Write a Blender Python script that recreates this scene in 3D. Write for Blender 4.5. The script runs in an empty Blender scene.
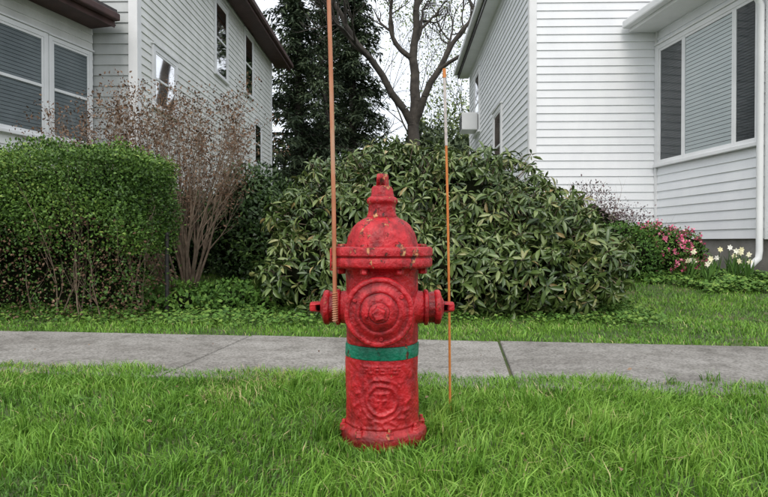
import bpy, math, random
import numpy as np
from mathutils import Vector, Matrix
random.seed(7); rng=np.random.default_rng(7)
S=bpy.context.scene
C=S.collection

# ------------------------------------------------------------------ helpers
def smooth(a,b,x):
    t=np.clip((x-a)/(b-a),0,1); return t*t*(3-2*t)
def gh(x,y):
    x=np.asarray(x,float); y=np.asarray(y,float)
    z=0.24*smooth(4.5,6.8,y)
    z=z+0.012*np.sin(x*2.1+1)*np.sin(y*1.7)*smooth(4.2,5,y)
    z=z-0.16*(1-smooth(0.44,0.5,y))
    return z
def mkobj(name,V,F,mat=None,var=None,sm=True,parent=None,angle=None):
    me=bpy.data.meshes.new(name)
    V=np.asarray(V,dtype=np.float32)
    if isinstance(F,np.ndarray):
        k=F.shape[1]; n=len(F)
        me.vertices.add(len(V)); me.vertices.foreach_set('co',V.ravel())
        me.loops.add(n*k); me.loops.foreach_set('vertex_index',F.astype(np.int32).ravel())
        me.polygons.add(n); me.polygons.foreach_set('loop_start',np.arange(0,n*k,k,dtype=np.int32))
        me.update(calc_edges=True)
    else:
        me.from_pydata([tuple(map(float,v)) for v in V],[],F)
    me.validate()
    if sm: me.polygons.foreach_set('use_smooth',np.ones(len(me.polygons),dtype=bool))
    if angle is not None: me.set_sharp_from_angle(angle=math.radians(angle))
    if var is not None:
        a=me.attributes.new('var','FLOAT','POINT'); a.data.foreach_set('value',np.asarray(var,dtype=np.float32))
    if mat: me.materials.append(mat)
    me.update()
    o=bpy.data.objects.new(name,me); C.objects.link(o)
    if parent: o.parent=parent
    return o
def empty(name,loc=(0,0,0)):
    e=bpy.data.objects.new(name,None); C.objects.link(e); e.empty_display_size=.2
    return e

# ---- materials
def newmat(name):
    m=bpy.data.materials.new(name); m.use_nodes=True
    nt=m.node_tree; b=nt.nodes['Principled BSDF']; return m,nt,b
def N(nt,t,**k):
    n=nt.nodes.new(t)
    for a,v in k.items():
        if a.startswith('i_'): n.inputs[a[2:].replace('_',' ')].default_value=v
        else: setattr(n,a,v)
    return n
def ramp(nt,fac,stops):
    r=nt.nodes.new('ShaderNodeValToRGB'); e=r.color_ramp.elements
    while len(e)<len(stops): e.new(.5)
    for i,(p,c) in enumerate(stops):
        e[i].position=p; e[i].color=(c[0],c[1],c[2],1)
    nt.links.new(fac,r.inputs[0]); return r
def leafmat(name,stops,rough=.45,trans=0,spec=.4):
    m,nt,b=newmat(name)
    a=N(nt,'ShaderNodeAttribute',attribute_name='var')
    r=ramp(nt,a.outputs['Fac'],stops)
    nt.links.new(r.outputs[0],b.inputs['Base Color'])
    b.inputs['Roughness'].default_value=rough
    b.inputs['Specular IOR Level'].default_value=spec
    return m
def noisemat(name,stops,scale=10,rough=.7,bump=.3,bscale=60,detail=6,dist=.01,spec=.4,vec='Object',stretch=None):
    m,nt,b=newmat(name)
    tc=N(nt,'ShaderNodeTexCoord'); src=tc.outputs[vec]
    if stretch:
        mp=N(nt,'ShaderNodeMapping'); mp.inputs['Scale'].default_value=stretch
        nt.links.new(src,mp.inputs[0]); src=mp.outputs[0]
    n=N(nt,'ShaderNodeTexNoise'); n.inputs['Scale'].default_value=scale; n.inputs['Detail'].default_value=detail
    nt.links.new(src,n.inputs['Vector'])
    r=ramp(nt,n.outputs['Fac'],stops); nt.links.new(r.outputs[0],b.inputs['Base Color'])
    b.inputs['Roughness'].default_value=rough; b.inputs['Specular IOR Level'].default_value=spec
    if bump:
        n2=N(nt,'ShaderNodeTexNoise'); n2.inputs['Scale'].default_value=bscale; n2.inputs['Detail'].default_value=5
        nt.links.new(src,n2.inputs['Vector'])
        bp=N(nt,'ShaderNodeBump'); bp.inputs['Strength'].default_value=bump; bp.inputs['Distance'].default_value=dist
        nt.links.new(n2.outputs['Fac'],bp.inputs['Height']); nt.links.new(bp.outputs[0],b.inputs['Normal'])
    return m

M_ground=noisemat('soil_and_thatch',[(.3,(.045,.055,.02)),(.5,(.065,.10,.03)),(.7,(.13,.11,.055))],scale=6,rough=.95,bump=.6,bscale=40,dist=.03)
M_grass=leafmat('grass_blades',[(0,(.050,.125,.017)),(.35,(.112,.255,.028)),(.7,(.19,.36,.045)),(.9,(.30,.45,.09)),(1,(.48,.41,.21))],rough=.5,spec=.3)
M_weed=leafmat('ground_cover_leaves',[(0,(.035,.085,.016)),(.6,(.09,.19,.032)),(1,(.18,.28,.055))],rough=.6,spec=.2)
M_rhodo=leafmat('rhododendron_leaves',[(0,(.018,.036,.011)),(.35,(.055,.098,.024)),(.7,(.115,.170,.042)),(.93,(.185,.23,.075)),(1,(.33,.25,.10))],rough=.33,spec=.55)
M_hedge=leafmat('hedge_leaves',[(0,(.025,.06,.012)),(.5,(.075,.155,.024)),(.85,(.135,.245,.038)),(1,(.22,.31,.06))],rough=.5,spec=.3)
M_dry=leafmat('dry_leaves',[(0,(.08,.045,.03)),(.5,(.18,.11,.07)),(1,(.30,.21,.14))],rough=.8,spec=.1)
M_yew=leafmat('dark_leaves',[(0,(.012,.028,.008)),(.6,(.035,.075,.018)),(1,(.08,.14,.03))],rough=.5)
M_conif=leafmat('conifer_needles',[(0,(.024,.040,.024)),(.6,(.07,.10,.055)),(1,(.13,.17,.085))],rough=.7,spec=.2)
M_spring=leafmat('spring_leaves',[(0,(.10,.13,.05)),(.6,(.18,.24,.085)),(1,(.30,.36,.14))],rough=.6,spec=.2)
M_shade_fill=noisemat('shrub_interior',[(.3,(.006,.009,.004)),(.7,(.015,.017,.009))],scale=12,rough=1,bump=.8,bscale=20,dist=.05,spec=0)  # near-black colour standing in for the shade deep inside foliage
M_twig=noisemat('twig_bark',[(.3,(.15,.105,.075)),(.7,(.30,.23,.165))],scale=20,rough=.9,bump=.3)
M_bark=noisemat('tree_bark',[(.3,(.03,.026,.022)),(.7,(.08,.07,.058))],scale=4,rough=.95,bump=.6,bscale=15,dist=.03)
M_pink=leafmat('pink_petals',[(0,(.50,.06,.15)),(.6,(.68,.14,.25)),(1,(.8,.38,.45))],rough=.6)
M_purple=leafmat('purplish_leaves',[(0,(.07,.045,.05)),(.6,(.15,.10,.105)),(1,(.12,.14,.06))],rough=.6)
M_whitep=leafmat('white_petals',[(0,(.75,.68,.30)),(1,(.85,.84,.78))],rough=.6)
M_trim=noisemat('white_trim_paint',[(.3,(.70,.71,.71)),(.7,(.80,.81,.81))],scale=3,rough=.45,bump=.05)
M_asphalt=noisemat('asphalt',[(.3,(.035,.035,.036)),(.7,(.07,.07,.068))],scale=80,rough=.9,bump=.5,bscale=200,dist=.01)
M_found=noisemat('foundation_concrete',[(.3,(.19,.18,.16)),(.7,(.30,.29,.27))],scale=5,rough=.9,bump=.4,bscale=50)
M_darkmetal=noisemat('dark_metal',[(.3,(.02,.02,.02)),(.7,(.05,.045,.04))],scale=20,rough=.6,bump=.2)
M_brown=noisemat('brown_fascia',[(.3,(.045,.022,.02)),(.7,(.08,.04,.035))],scale=5,rough=.6,bump=.1)
M_shingle=noisemat('roof_shingles',[(.3,(.05,.045,.045)),(.7,(.11,.1,.1))],scale=15,rough=.95,bump=.5)
M_curtain=noisemat('white_blind',[(.3,(.76,.78,.78)),(.7,(.84,.85,.84))],scale=3,rough=.8,bump=0)
M_screen=noisemat('dark_screen',[(.3,(.06,.065,.07)),(.7,(.11,.115,.12))],scale=2,rough=.6,bump=0)
M_blind=noisemat('grey_blind',[(.3,(.20,.22,.23)),(.7,(.30,.32,.33))],scale=2,rough=.6,bump=0)
M_dim=noisemat('dim_interior',[(.3,(.03,.033,.036)),(.7,(.09,.092,.095))],scale=1.5,rough=.8,bump=0)

def siding_mat(name,a,b_):
    m,nt,b=newmat(name)
    tc=N(nt,'ShaderNodeTexCoord')
    mp=N(nt,'ShaderNodeMapping'); mp.inputs['Scale'].default_value=(1.2,1.2,.5); nt.links.new(tc.outputs['Object'],mp.inputs[0])
    n=N(nt,'ShaderNodeTexNoise'); n.inputs['Scale'].default_value=2.2; n.inputs['Detail'].default_value=8; n.inputs['Roughness'].default_value=.65
    nt.links.new(mp.outputs[0],n.inputs['Vector'])
    r=ramp(nt,n.outputs['Fac'],[(.3,a),(.65,b_)])
    nt.links.new(r.outputs[0],b.inputs['Base Color']); b.inputs['Roughness'].default_value=.5
    n2=N(nt,'ShaderNodeTexNoise'); n2.inputs['Scale'].default_value=30; nt.links.new(mp.outputs[0],n2.inputs['Vector'])
    bp=N(nt,'ShaderNodeBump'); bp.inputs['Strength'].default_value=.12; bp.inputs['Distance'].default_value=.01
    nt.links.new(n2.outputs['Fac'],bp.inputs['Height']); nt.links.new(bp.outputs[0],b.inputs['Normal'])
    return m
M_sidR=siding_mat('white_vinyl_siding',(.76,.78,.80),(.83,.85,.86))
M_sidL=siding_mat('aged_white_siding',(.62,.63,.60),(.77,.78,.75))
M_sidG=siding_mat('grey_shingle_siding',(.38,.40,.39),(.50,.52,.51))

def glassmat():
    m,nt,b=newmat('window_glass')
    nt.nodes.remove(b)
    t=N(nt,'ShaderNodeBsdfTransparent'); t.inputs[0].default_value=(.90,.92,.92,1)
    g=N(nt,'ShaderNodeBsdfGlossy'); g.inputs['Roughness'].default_value=.03
    f=N(nt,'ShaderNodeFresnel'); f.inputs[0].default_value=1.13
    mx=N(nt,'ShaderNodeMixShader')
    nt.links.new(f.outputs[0],mx.inputs[0]); nt.links.new(t.outputs[0],mx.inputs[1]); nt.links.new(g.outputs[0],mx.inputs[2])
    nt.links.new(mx.outputs[0],nt.nodes['Material Output'].inputs[0]); return m
M_glass=glassmat()

def concrete():
    m,nt,b=newmat('sidewalk_concrete')
    tc=N(nt,'ShaderNodeTexCoord')
    n=N(nt,'ShaderNodeTexNoise'); n.inputs['Scale'].default_value=1.6; n.inputs['Detail'].default_value=8; n.inputs['Roughness'].default_value=.65
    n2=N(nt,'ShaderNodeTexNoise'); n2.inputs['Scale'].default_value=90; n2.inputs['Detail'].default_value=4
    n6=N(nt,'ShaderNodeTexNoise'); n6.inputs['Scale'].default_value=7; n6.inputs['Detail'].default_value=8; n6.inputs['Roughness'].default_value=.7
    for q in (n,n2,n6): nt.links.new(tc.outputs['Object'],q.inputs['Vector'])
    r=ramp(nt,n.outputs['Fac'],[(.3,(.185,.172,.152)),(.5,(.275,.262,.238)),(.7,(.345,.332,.306))])
    r2=ramp(nt,n2.outputs['Fac'],[(.36,(.42,.41,.39)),(.58,(1.1,1.1,1.1))])
    r6=ramp(nt,n6.outputs['Fac'],[(.33,(.58,.57,.54)),(.52,(1.05,1.05,1.05))])
    mx=N(nt,'ShaderNodeMixRGB',blend_type='MULTIPLY'); mx.inputs[0].default_value=.8
    nt.links.new(r.outputs[0],mx.inputs[1]); nt.links.new(r2.outputs[0],mx.inputs[2])
    m6=N(nt,'ShaderNodeMixRGB',blend_type='MULTIPLY'); m6.inputs[0].default_value=.8
    nt.links.new(mx.outputs[0],m6.inputs[1]); nt.links.new(r6.outputs[0],m6.inputs[2]); mx=m6
    oi=N(nt,'ShaderNodeObjectInfo'); mr=N(nt,'ShaderNodeMapRange'); mr.inputs['To Min'].default_value=.85; mr.inputs['To Max'].default_value=1.05
    nt.links.new(oi.outputs['Random'],mr.inputs[0])
    m3=N(nt,'ShaderNodeVectorMath',operation='SCALE'); nt.links.new(mx.outputs[0],m3.inputs[0]); nt.links.new(mr.outputs[0],m3.inputs['Scale'])
    nt.links.new(m3.outputs[0],b.inputs['Base Color']); b.inputs['Roughness'].default_value=.85
    bp=N(nt,'ShaderNodeBump'); bp.inputs['Strength'].default_value=.6; bp.inputs['Distance'].default_value=.005
    nt.links.new(n2.outputs['Fac'],bp.inputs['Height']); nt.links.new(bp.outputs[0],b.inputs['Normal'])
    return m
M_conc=concrete()

def hydmat(name,base,dark,chipamt,thr=.65):
    m,nt,b=newmat(name)
    L=nt.links.new
    tc=N(nt,'ShaderNodeTexCoord'); P=tc.outputs['Object']
    n1=N(nt,'ShaderNodeTexNoise'); n1.inputs['Scale'].default_value=14; n1.inputs['Detail'].default_value=9; n1.inputs['Roughness'].default_value=.7; L(P,n1.inputs['Vector'])
    r1=ramp(nt,n1.outputs['Fac'],[(.36,dark),(.5,base),(.64,tuple(min(1,c*1.25+.01) for c in base))])
    # weather stains running down the castings
    ns=N(nt,'ShaderNodeTexNoise'); ns.inputs['Scale'].default_value=22; ns.inputs['Detail'].default_value=6; ns.inputs['Roughness'].default_value=.65
    mps=N(nt,'ShaderNodeMapping'); mps.inputs['Scale'].default_value=(1,1,.16); L(P,mps.inputs[0]); L(mps.outputs[0],ns.inputs['Vector'])
    rs=ramp(nt,ns.outputs['Fac'],[(.34,(.40,.36,.36)),(.50,(1,1,1))])
    ms=N(nt,'ShaderNodeMixRGB',blend_type='MULTIPLY'); ms.inputs[0].default_value=.75; L(r1.outputs[0],ms.inputs[1]); L(rs.outputs[0],ms.inputs[2])
    n2=N(nt,'ShaderNodeTexNoise'); n2.inputs['Scale'].default_value=30; n2.inputs['Detail'].default_value=8; n2.inputs['Roughness'].default_value=.72
    mp=N(nt,'ShaderNodeMapping'); mp.inputs['Scale'].default_value=(1,1,.5); L(P,mp.inputs[0]); L(mp.outputs[0],n2.inputs['Vector'])
    sx=N(nt,'ShaderNodeSeparateXYZ'); L(P,sx.inputs[0])
    mr=N(nt,'ShaderNodeMapRange'); mr.inputs['From Min'].default_value=.50; mr.inputs['From Max'].default_value=.64
    mr.inputs['To Min'].default_value=0; mr.inputs['To Max'].default_value=chipamt; L(sx.outputs[2],mr.inputs[0])
    gp=N(nt,'ShaderNodeNewGeometry')
    er=N(nt,'ShaderNodeMapRange'); er.inputs['From Min'].default_value=.52; er.inputs['From Max'].default_value=.62; er.inputs['To Max'].default_value=.07; L(gp.outputs['Pointiness'],er.inputs[0])
    ad=N(nt,'ShaderNodeMath',operation='ADD'); L(n2.outputs['Fac'],ad.inputs[0]); L(mr.outputs[0],ad.inputs[1])
    ad2=N(nt,'ShaderNodeMath',operation='ADD'); L(ad.outputs[0],ad2.inputs[0]); L(er.outputs[0],ad2.inputs[1])
    chip=ramp(nt,ad2.outputs[0],[(thr,(0,0,0)),(thr+.015,(1,1,1))])
    n3=N(nt,'ShaderNodeTexNoise'); n3.inputs['Scale'].default_value=55; n3.inputs['Detail'].default_value=4; L(P,n3.inputs['Vector'])
    cc=ramp(nt,n3.outputs['Fac'],[(.42,(.06,.018,.014)),(.50,(.20,.05,.03)),(.56,(.50,.16,.065)),(.68,(.58,.35,.15))])
    mx=N(nt,'ShaderNodeMixRGB'); L(chip.outputs[0],mx.inputs[0]); L(ms.outputs[0],mx.inputs[1]); L(cc.outputs[0],mx.inputs[2])
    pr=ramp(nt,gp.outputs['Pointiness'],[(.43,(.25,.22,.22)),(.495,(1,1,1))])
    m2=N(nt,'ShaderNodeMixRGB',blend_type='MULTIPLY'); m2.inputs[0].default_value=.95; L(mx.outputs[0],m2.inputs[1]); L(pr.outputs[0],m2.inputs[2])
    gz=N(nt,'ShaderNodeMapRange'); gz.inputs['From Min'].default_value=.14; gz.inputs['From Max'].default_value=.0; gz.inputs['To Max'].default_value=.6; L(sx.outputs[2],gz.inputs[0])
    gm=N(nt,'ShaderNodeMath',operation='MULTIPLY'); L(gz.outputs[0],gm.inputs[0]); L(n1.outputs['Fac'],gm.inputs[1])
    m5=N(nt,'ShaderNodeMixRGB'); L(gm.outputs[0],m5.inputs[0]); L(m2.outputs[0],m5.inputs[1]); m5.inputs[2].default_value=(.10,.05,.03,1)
    L(m5.outputs[0],b.inputs['Base Color'])
    rr=ramp(nt,n1.outputs['Fac'],[(.35,(.58,)*3),(.65,(.32,)*3)]); L(rr.outputs[0],b.inputs['Roughness'])
    b.inputs['Specular IOR Level'].default_value=.45
    n4=N(nt,'ShaderNodeTexNoise'); n4.inputs['Scale'].default_value=80; n4.inputs['Detail'].default_value=6; L(P,n4.inputs['Vector'])
    n5=N(nt,'ShaderNodeTexNoise'); n5.inputs['Scale'].default_value=28; n5.inputs['Detail'].default_value=4; L(P,n5.inputs['Vector'])
    s=N(nt,'ShaderNodeMath',operation='MULTIPLY_ADD'); s.inputs[1].default_value=.6; L(n4.outputs['Fac'],s.inputs[0]); L(n5.outputs['Fac'],s.inputs[2])
    s2=N(nt,'ShaderNodeMath',operation='MULTIPLY_ADD'); s2.inputs[1].default_value=-.22; L(chip.outputs[0],s2.inputs[0]); L(s.outputs[0],s2.inputs[2])
    bp=N(nt,'ShaderNodeBump'); bp.inputs['Strength'].default_value=1; bp.inputs['Distance'].default_value=.007
    L(s2.outputs[0],bp.inputs['Height']); L(bp.outputs[0],b.inputs['Normal'])
    return m
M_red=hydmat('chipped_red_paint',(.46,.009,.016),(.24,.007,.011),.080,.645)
M_green=hydmat('green_band_paint',(.006,.19,.11),(.005,.11,.065),0,.60)

# ---- generic geometry
LEAF_T=np.array([(0,0,0),(0,.33,.0),(0,.70,-.03),(0,1,-.12),(-.42,.33,.10),(-.46,.68,.07),(.42,.33,.10),(.46,.68,.07)],float)
LEAF_F=np.array([(0,6,1),(0,1,4),(1,6,7),(1,7,2),(4,1,2),(4,2,5),(2,7,3),(5,2,3)])
DIAM_T=np.array([(0,0,0),(-.5,.45,.08),(.5,.45,.08),(0,1,-.06)],float)
DIAM_F=np.array([(0,2,1),(1,2,3)])
def norm(a): return a/np.maximum(np.linalg.norm(a,axis=-1,keepdims=True),1e-9)
def leaves(pos,d,n,L,W,T=DIAM_T,F=DIAM_F):
    d=norm(d); s=norm(np.cross(d,n)); n=np.cross(s,d)
    L=np.asarray(L)[:,None,None]; W=np.asarray(W)[:,None,None]
    V=pos[:,None,:]+s[:,None,:]*T[None,:,0:1]*W+d[:,None,:]*T[None,:,1:2]*L+n[:,None,:]*T[None,:,2:3]*L
    k=len(T); Fs=F[None]+(np.arange(len(pos))*k)[:,None,None]
    return V.reshape(-1,3),Fs.reshape(-1,3)
def leafobj(name,pos,d,n,L,W,var,mat,big=False,parent=None):
    T,F=(LEAF_T,LEAF_F) if big else (DIAM_T,DIAM_F)
    V,Fs=leaves(pos,d,n,L,W,T,F)
    return mkobj(name,V,Fs,mat,np.repeat(np.clip(var,0,1),len(T)),parent=parent)
def segobj(name,segs,mat,sides=5,parent=None):
    A=np.array([s[0] for s in segs]);B=np.array([s[1] for s in segs]);r0=np.array([s[2] for s in segs]);r1=np.array([s[3] for s in segs])
    d=norm(B-A); ref=np.tile(np.array([[.3,.9,.1]]),(len(A),1)); s=norm(np.cross(d,ref)); t=np.cross(d,s)
    an=np.arange(sides)*2*math.pi/sides
    ring=np.cos(an)[None,:,None]*s[:,None,:]+np.sin(an)[None,:,None]*t[:,None,:]
    V=np.concatenate([A[:,None]+ring*r0[:,None,None],B[:,None]+ring*r1[:,None,None]],1).reshape(-1,3)
    i=np.arange(sides); j=(i+1)%sides
    F=np.stack([i,j,j+sides,i+sides],1)
    F=(F[None]+(np.arange(len(A))*2*sides)[:,None,None]).reshape(-1,4)
    return mkobj(name,V,F,mat,parent=parent)
def rvec(): 
    v=rng.normal(size=3); return v/np.linalg.norm(v)
def grow(segs,tips,p,d,L,r,lev,jit=.25,up=.05,kids=4,ratio=.62,spread=.8,nseg=5,first=.35,rr=.55,tap=.62):
    p=np.array(p,float); d=np.array(d,float)/np.linalg.norm(d); pts=[(p,d,r)]
    rad=r
    for i in range(nseg):
        d=d+rvec()*jit+np.array([0,0,up]); d/=np.linalg.norm(d)
        q=p+d*L/nseg; r2=r*(1-(i+1)/nseg*(tap if lev>0 else .85))
        segs.append((p,q,rad,r2)); p=q; rad=r2; pts.append((p,d,rad))
    if lev==0: tips.append((p,d)); return
    for k in range(kids):
        f=first+(1-first)*(k+rng.random())/kids; i=min(nseg,max(1,int(round(f*nseg))))
        q,dd,rq=pts[i]
        side=np.cross(dd,rvec()); side/=np.linalg.norm(side)+1e-9
        nd=dd+side*spread*(.7+.6*rng.random())
        grow(segs,tips,q,nd,L*ratio*(.75+.5*rng.random()),rq*rr*1.1,lev-1,jit,up,kids,ratio,spread,nseg,first,rr,tap)
    grow(segs,tips,p,d,L*ratio,rad,lev-1,jit,up,kids,ratio,spread,nseg,first,rr,tap)

def ellsample(ells,n,inner=.75,zmin=None,bump=.10,seed=0):
    w=np.array([e[3]*e[4]+e[3]*e[5]+e[4]*e[5] for e in ells]); w/=w.sum()
    idx=rng.choice(len(ells),n,p=w); E=np.array(ells)[idx]
    u=norm(rng.normal(size=(n,3)))
    lump=1+bump*(np.sin(u[:,0]*6+idx*2.1)*np.sin(u[:,1]*5+idx)+np.sin(u[:,2]*8+idx*1.3)*.7)+rng.normal(size=n)*bump*.35
    depth=inner+(1-inner)*np.sqrt(rng.random(n))
    p=E[:,:3]+u*E[:,3:]*(lump*depth)[:,None]
    nn=norm(u/E[:,3:])
    keep=np.ones(n,bool)
    for k,e in enumerate(ells):
        q=(p-np.array(e[:3]))/np.array(e[3:])
        ins=(np.linalg.norm(q,axis=1)<.72)&(idx!=k); keep&=~ins
    g=gh(p[:,0],p[:,1]); keep&=p[:,2]>g+.03
    return p[keep],nn[keep],depth[keep]
def cores(name,ells,s,parent,mat=None):  # added dark solids: paint the shade seen through leaf gaps, block see-through
    V=[];F=[];o=0
    nu,nv=24,14
    for k,e in enumerate(ells):
        for i in range(nv+1):
            for j in range(nu):
                th=math.pi*i/nv; ph=2*math.pi*j/nu
                u=np.array([math.sin(th)*math.cos(ph),math.sin(th)*math.sin(ph),math.cos(th)])
                l=s*(1+.08*math.sin(u[0]*9+k)+.08*math.sin(u[1]*8+u[2]*7))
                v=np.array(e[:3])+u*np.array(e[3:])*l
                V.append(v)
        for i in range(nv):
            for j in range(nu):
                F.append((o+i*nu+j,o+i*nu+(j+1)%nu,o+(i+1)*nu+(j+1)%nu,o+(i+1)*nu+j))
        o=len(V)
    return mkobj(name,V,F,mat or M_shade_fill,parent=parent)

# ------------------------------------------------------------------ ground, road, sidewalk
xs=np.unique(np.concatenate([np.linspace(-400,-12,14),np.linspace(-12,12,97),np.linspace(12,400,14)]))
ys=np.unique(np.concatenate([np.linspace(-300,0,10),np.array([.40,.44,.455,.47,.485,.5]),np.linspace(.5,16,90),np.linspace(16,600,16)]))
X,Y=np.meshgrid(xs,ys); Z=gh(X,Y)
V=np.stack([X,Y,Z],-1).reshape(-1,3); nx=len(xs); ny=len(ys)
I=np.arange(nx*ny).reshape(ny,nx)
F=np.stack([I[:-1,:-1],I[:-1,1:],I[1:,1:],I[1:,:-1]],-1).reshape(-1,4)
mkobj('ground',V,F,M_ground)
mkobj('road',[(-300,-8,-.145),(300,-8,-.145),(300,.36,-.145),(-300,.36,-.145)],[(0,1,2,3)],M_asphalt)
def box(name,lo,hi,mat,parent=None,bev=.004,origin=None,d=None,seg=2):
    """box in frame (u along wall, n outward, z)"""
    u0,n0,z0=lo; u1,n1,z1=hi
    vs=[(a,b,c) for c in (z0,z1) for b in (n0,n1) for a in (u0,u1)]
    if d is not None:
        dx,dy=d; nx_,ny_=dy,-dx
        vs=[(origin[0]+a*dx+b*nx_,origin[1]+a*dy+b*ny_,c) for a,b,c in vs]
    fs=[(0,2,3,1),(4,5,7,6),(0,1,5,4),(2,6,7,3),(0,4,6,2),(1,3,7,5)]
    o=mkobj(name,vs,fs,mat,sm=False,parent=parent)
    if bev:
        b=o.modifiers.new('bevel','BEVEL'); b.width=bev; b.segments=seg; b.limit_method='ANGLE'
    return o
box('kerb',(-60,.36,-.3),(60,.50,.012),M_conc,bev=.02)

SL=-.13; sd=np.array([1,SL])/math.hypot(1,SL); sn=np.array([-sd[1],sd[0]])
def edge_near(x): return 2.68-.115*x+.012*np.sin(x*3)
def edge_far(x): return 3.77+SL*x
sw=empty('sidewalk')
P0=np.array([-.93,3.30]); spacing=1.575
for k in range(-8,10):
    a=P0+sd*spacing*k; 
    b0=-.62; b1=.555
    tilt=random.uniform(-.004,.004)
    cs=[a+sd*.007+sn*b0,a+sd*(spacing-.007)+sn*b0,a+sd*(spacing-.007)+sn*b1,a+sd*.007+sn*b1]
    vs=[(c[0],c[1],-.06) for c in cs]+[(c[0],c[1],.016+tilt*(1 if i in(1,2) else -1)) for i,c in enumerate(cs)]
    o=mkobj('slab_%d'%(k+9),vs,[(0,3,2,1),(4,5,6,7),(0,1,5,4),(1,2,6,5),(2,3,7,6),(3,0,4,7)],M_conc,sm=False,parent=sw)
    bb=o.modifiers.new('b','BEVEL'); bb.width=.008; bb.segments=3

# ------------------------------------------------------------------ grass
def vnoise(x,y,s,seed):
    r_=np.random.default_rng(seed); G=r_.random((64,64))
    X=(x*s)%64; Y=(y*s)%64; i=np.floor(X).astype(int); j=np.floor(Y).astype(int); fx=X-i; fy=Y-j
    fx=fx*fx*(3-2*fx); fy=fy*fy*(3-2*fy); i1=(i+1)%64; j1=(j+1)%64; i%=64; j%=64
    return (G[i,j]*(1-fx)+G[i1,j]*fx)*(1-fy)+(G[i,j1]*(1-fx)+G[i1,j1]*fx)*fy
def blades(x,y,hmin,hmax,w):
    n=len(x); l=.6*vnoise(x,y,2.3,1)+.4*vnoise(x,y,6.1,2)
    h=(hmin+(hmax-hmin)*rng.random(n)**1.4)*(.45+1.1*l)
    az=rng.random(n)*2*math.pi; lean=(.15+.95*rng.random(n)**1.3)
    az=az*.8+4*vnoise(x,y,4.,3)
    ld=np.stack([np.cos(az),np.sin(az)],1)
    sa=rng.random(n)*2*math.pi; sd_=np.stack([np.cos(sa),np.sin(sa)],1)
    ww=w*(.5+.9*rng.random(n)); z=gh(x,y)-.003
    b=np.stack([x,y],1)
    def lvl(f,bend,wf):
        c=b+ld*(h*lean*bend)[:,None]; zz=z+h*f
        return [np.column_stack([c-sd_*(ww*wf/2)[:,None],zz]),np.column_stack([c+sd_*(ww*wf/2)[:,None],zz])]
    a0,a1=lvl(0,0,1); m0,m1=lvl(.55,.28,.85)
    t=np.column_stack([b+ld*(h*lean)[:,None],z+h*(1-.3*lean)])
    V=np.stack([a0,a1,m0,m1,t],1).reshape(-1,3)
    F=np.array([(0,1,3),(0,3,2),(2,3,4)])
    F=(F[None]+(np.arange(n)*5)[:,None,None]).reshape(-1,3)
    v=.20+.55*l+.42*(rng.random(n)-.5)+.34*(vnoise(x,y,9.,4)-.5)
    v=np.where(rng.random(n)<.025+.14*(vnoise(x,y,1.7,5)>.76),1.0,v)
    v5=np.stack([v-.2,v-.2,v,v,v+.06],1).ravel()
    return V,F,v5
Vs=[];Fs=[];vs_=[];off=0
def addgrass(x,y,a,b,w):
    global off
    V,F,v=blades(x,y,a,b,w); Vs.append(V);Fs.append(F+off);vs_.append(v); off+=len(V)
def uni(n,x0,x1,y0,y1): return rng.uniform(x0,x1,n),rng.uniform(y0,y1,n)
def thin(x,y): return rng.random(len(x))<.42+.85*vnoise(x,y,2.9,7)
x,y=uni(185000,-2.4,2.4,1.05,3.1); hd_=np.hypot(x+.006,y-1.87)
k=(y<edge_near(x)+.03+.03*np.sin(x*9)+.02*rng.normal(size=len(x)))&(hd_>.126)&thin(x,y)
x=x[k];y=y[k]; near=np.hypot(x+.006,y-1.80)<.21
addgrass(x[~near],y[~near],.024,.066,.0037); addgrass(x[near],y[near],.024,.062,.0036)
x,y=uni(34000,-6,6,.51,2.9); k=(y<edge_near(x)+.02)&((abs(x)>2.4)|(y<1.05)); addgrass(x[k],y[k],.03,.065,.005)
x,y=uni(9000,-3,3,2.2,3.1); k=(abs(y-edge_near(x)+.03)<.06); addgrass(x[k],y[k],.03,.060,.0036)
def tuft(cx,cy,r,n,a,b):
    t=rng.random(n)*6.283; q=r*np.sqrt(rng.random(n)); addgrass(cx+q*np.cos(t),cy+q*np.sin(t),a,b,.004)
tuft(-.17,1.88,.055,260,.05,.15); tuft(.165,1.90,.04,140,.04,.11); tuft(.23,2.08,.05,220,.05,.11); tuft(-.13,1.745,.03,70,.04,.09); tuft(.10,1.73,.05,60,.04,.08); tuft(0,1.715,.07,60,.03,.075)
for _ in range(90): tuft(rng.uniform(-2.2,2.2),rng.uniform(1.2,2.6),.02+.04*rng.random(),45,.05,.11)
x,y=uni(130000,-3.6,5.0,3.3,7.2); k=(y>edge_far(x)-.015-.02*rng.random(len(x)))&thin(x,y); addgrass(x[k],y[k],.022,.055,.0055)
x,y=uni(30000,-9,12,3.0,14); k=(y>edge_far(x))&((x<-3.6)|(x>5)|(y>7.2)); addgrass(x[k],y[k],.03,.08,.012)
lawn=mkobj('grass',np.concatenate(Vs),np.concatenate(Fs),M_grass,np.clip(np.concatenate(vs_),0,1))

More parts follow.
